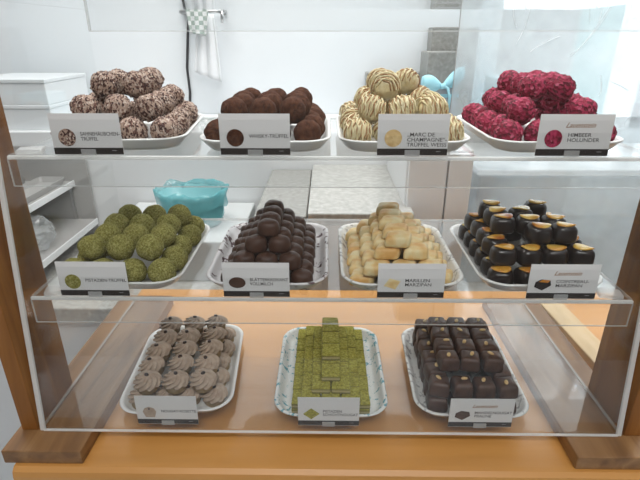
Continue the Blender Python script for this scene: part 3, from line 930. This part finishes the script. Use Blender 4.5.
# low white platform and teal bin
pb = at_y(190, 188, 1.24)
zp = pb.z - .105
q0 = at_y(96, 250, 1.12); q1 = at_y(236, 215, 1.12)
o = MB().box((q0.x, 1.12, -.1198), (q1.x, 1.432, zp)).build('white_platform', M['platform'], bevel=.004)
tag(o, 'low white platform carrying the teal waste bin', 'platform')
bn = empty('waste_bin', (pb.x, 1.25, zp + .0003), 0, 'teal waste bin with crumpled liner behind the green truffles', 'waste bin')
zt = .105
def binring(r, z, n=48, w=0): return [(math.cos(2 * PI * k / n) * (r + w * noise.noise(Vector((k * .6, z * 40, 1)))), math.sin(2 * PI * k / n) * (r + w * noise.noise(Vector((k * .6, z * 40, 1)))) * .8, z + w * noise.noise(Vector((k * .3, 3, z * 9)))) for k in range(n)]
MB().rings([binring(.072, 0), binring(.078, .01), binring(.090, zt - .012), binring(.086, zt - .014), binring(.070, .012)]).build('bin_body', M['teal'], bn, smooth=True)
MB().rings([binring(.084, zt - .08, w=.003), binring(.086, zt - .03, w=.004), binring(.091, zt - .004, w=.014), binring(.098, zt - .001, w=.016), binring(.096, zt - .02, w=.010), binring(.094, zt - .045, w=.010)], cap0=False, cap1=False).build('liner', M['tealfilm'], bn, smooth=True)

# left side rack with plates, tray and plastic bag
rk = empty('side_rack', (-.80, 1.1, -.1198), 0, 'white two tier rack behind the green truffles by the wooden post', 'rack')
zl = (.060, .184)
for z_ in zl:
    MB().box((-.42, -.06, z_ - .014), (.02 if z_ > .1 else .07, .325, z_)).build('shelf_board', M['greyshelf'], rk, bevel=.002)
MB().box((-.42, .3255, 0), (.07, .333, .29)).build('dark_backing', M['greyshelf'], rk)  # dark sheet added to darken the space beneath the boards
MB().box((.0705, -.06, zl[0] - .016), (.074, .325, zl[0] + .002)).box((.0205, -.06, zl[1] - .016), (.024, .325, zl[1] + .002)).build('white_edging', M['whitepanel'], rk)
for x, y in ((-.41, -.05), (.005, -.05), (-.41, .32), (.005, .32)):
    MB().box((x, y, 0), (x + .008, y + .008, .1699)).build('upright', M['metal'], rk)
def plate_mesh(r, n=40):
    mb = MB(); mb.rings([[(math.cos(2 * PI * k / n) * r * s_, math.sin(2 * PI * k / n) * r * s_, z) for k in range(n)] for s_, z in ((.6, 0), (.72, .002), (1, .014), (.98, .017), (.7, .006), (.05, .005))])
    return mb
zr = -.1198 + zl[1] + .0003
for k in range(2):
    q = at_z(26, 178, zr)
    o = plate_mesh(.085).build('metal_plate', M['metal'], smooth=True); o.location = (q.x - .02, 1.32, zr + k * .0075)
    tag(o, 'round steel plate on the white rack, ' + ('lower' if k == 0 else 'upper') + ' of the pair', 'plate', 'steel plates on the rack')
q = at_z(60, 182, zr)
o = MB().rings([rrect(.036, .10, .01, 0), rrect(.041, .105, .012, .018), rrect(.038, .102, .01, .018), rrect(.033, .095, .008, .004)]).build('baking_tray', M['greyshelf'])
o.location = (-.83, 1.30, zr)
tag(o, 'grey oblong baking tray on the white rack', 'baking tray')
import bmesh
def bagmesh(sx, sy, sz, seed):
    bm = bmesh.new(); bmesh.ops.create_icosphere(bm, subdivisions=4, radius=1)
    for v in bm.verts:
        k = 1 + .22 * noise.noise(v.co * 2.2 + Vector((seed, 0, 0))) + .12 * noise.noise(v.co * 6 + Vector((0, seed, 0)))
        v.co *= k; v.co.x *= sx; v.co.y *= sy; v.co.z = max(v.co.z * sz, -.55 * sz)
    me = bpy.data.meshes.new('bag'); bm.to_mesh(me); bm.free(); me.materials.append(M['bag'])
    return me
o = bpy.data.objects.new('plastic_bag', bagmesh(.080, .095, .055, 3)); COL.objects.link(o)
o.location = (-.828, 1.19, -.1198 + zl[0] + .034); tag(o, 'crumpled translucent plastic bag on the lower rack board', 'bag')
# pale blue box behind the scratched screen
q0 = at_y(497, 78, 1.60); q1 = at_y(545, 78, 1.60)
o = MB().box((q0.x, 1.60, -.1198), (q1.x, 1.72, q0.z)).build('blue_box', M['bluesat'], bevel=.004)
tag(o, 'pale blue box seen hazily through the scratched screen', 'box')
bd = empty('street_building', (0, 0, 0), 0, 'pale grey building across the street seen through the window', 'building')
MB().box((1.0, 4.2, -1), (2.0, 5, 2.2)).build('facade', M['greyshelf'], bd)
MB().box((2.02, 4.5, -1), (2.5, 5, 2.6)).build('side_wing', M['tealwall'], bd)
MB().box((3.0, 4.0, -1), (3.3, 5, 3)).build('chimney_stack', M['greyshelf'], bd)

# pale wooden board lying on the counter behind the case, seen through the right side
p = at_z(575, 345, .012)
o = MB().box((-.020, -.12, 0), (.022, .15, .016)).build('wooden_batten', M['lightwood'], bevel=.002)
o.location = (.43, .66, .0002); o.rotation_euler = (0, 0, .06)
tag(o, 'pale wooden batten lying on the counter beside the case by the brown nougat cubes', 'batten')

# ------------------------------------------------------------------ light
def lamp(px, py, w, l):
    r = empty('ceiling_light', (px, py, 1.7), 0, 'rectangular ceiling light above the ' + ('customer side, added as fill' if py < 0 else 'waste bin' if px < 0 else 'stone slabs'), 'ceiling light')
    MB().box((-w / 2, -l / 2, -.03), (w / 2, l / 2, -.001)).build('lamp_housing', M['whitepanel'], r)
    em = bpy.data.materials.new('lamp_diffuser'); em.use_nodes = True
    b = em.node_tree.nodes['Principled BSDF']; b.inputs['Emission Color'].default_value = (1, .98, .95, 1); b.inputs['Emission Strength'].default_value = 3
    MB().box((-w / 2 + .02, -l / 2 + .02, -.034), (w / 2 - .02, l / 2 - .02, -.0301)).build('diffuser', em, r)
    L = bpy.data.lights.new('lamp', 'AREA'); L.shape = 'RECTANGLE'; L.size = w; L.size_y = l; L.energy = (8 if py > 0 else 10) * w * l / .25; L.color = (1, .98, .95)
    lo = bpy.data.objects.new('lamp', L); COL.objects.link(lo); lo.location = (px, py, 1.66)
lamp(-.5, 1.1, .9, .5)
lamp(.6, 1.1, .9, .5)
lamp(.1, -.75, 1.2, .5)  # added fill lamp over the customer side to brighten the card fronts

w = bpy.data.worlds.new('world'); C.world = w; w.use_nodes = True
bg = w.node_tree.nodes['Background']
bg.inputs['Color'].default_value = (.90, .96, 1, 1)
bg.inputs['Strength'].default_value = 1.8
L = bpy.data.lights.new('window_light', 'AREA'); L.shape = 'RECTANGLE'; L.size = 1.1; L.size_y = 1.1; L.energy = 14; L.color = (.93, .97, 1)
lo = bpy.data.objects.new('window_light', L); COL.objects.link(lo); lo.location = (1.15, 1.98, .75); lo.rotation_euler = (math.radians(-90), 0, 0)

C.view_settings.view_transform = 'Standard'
C.view_settings.look = 'None'
C.view_settings.gamma = 1
C.view_settings.use_curve_mapping = False
C.view_settings.exposure = 0
C.cycles.transparent_max_bounces = 48
C.cycles.max_bounces = 10
C.cycles.use_denoising = True
C.cycles.caustics_reflective = False
C.cycles.caustics_refractive = False
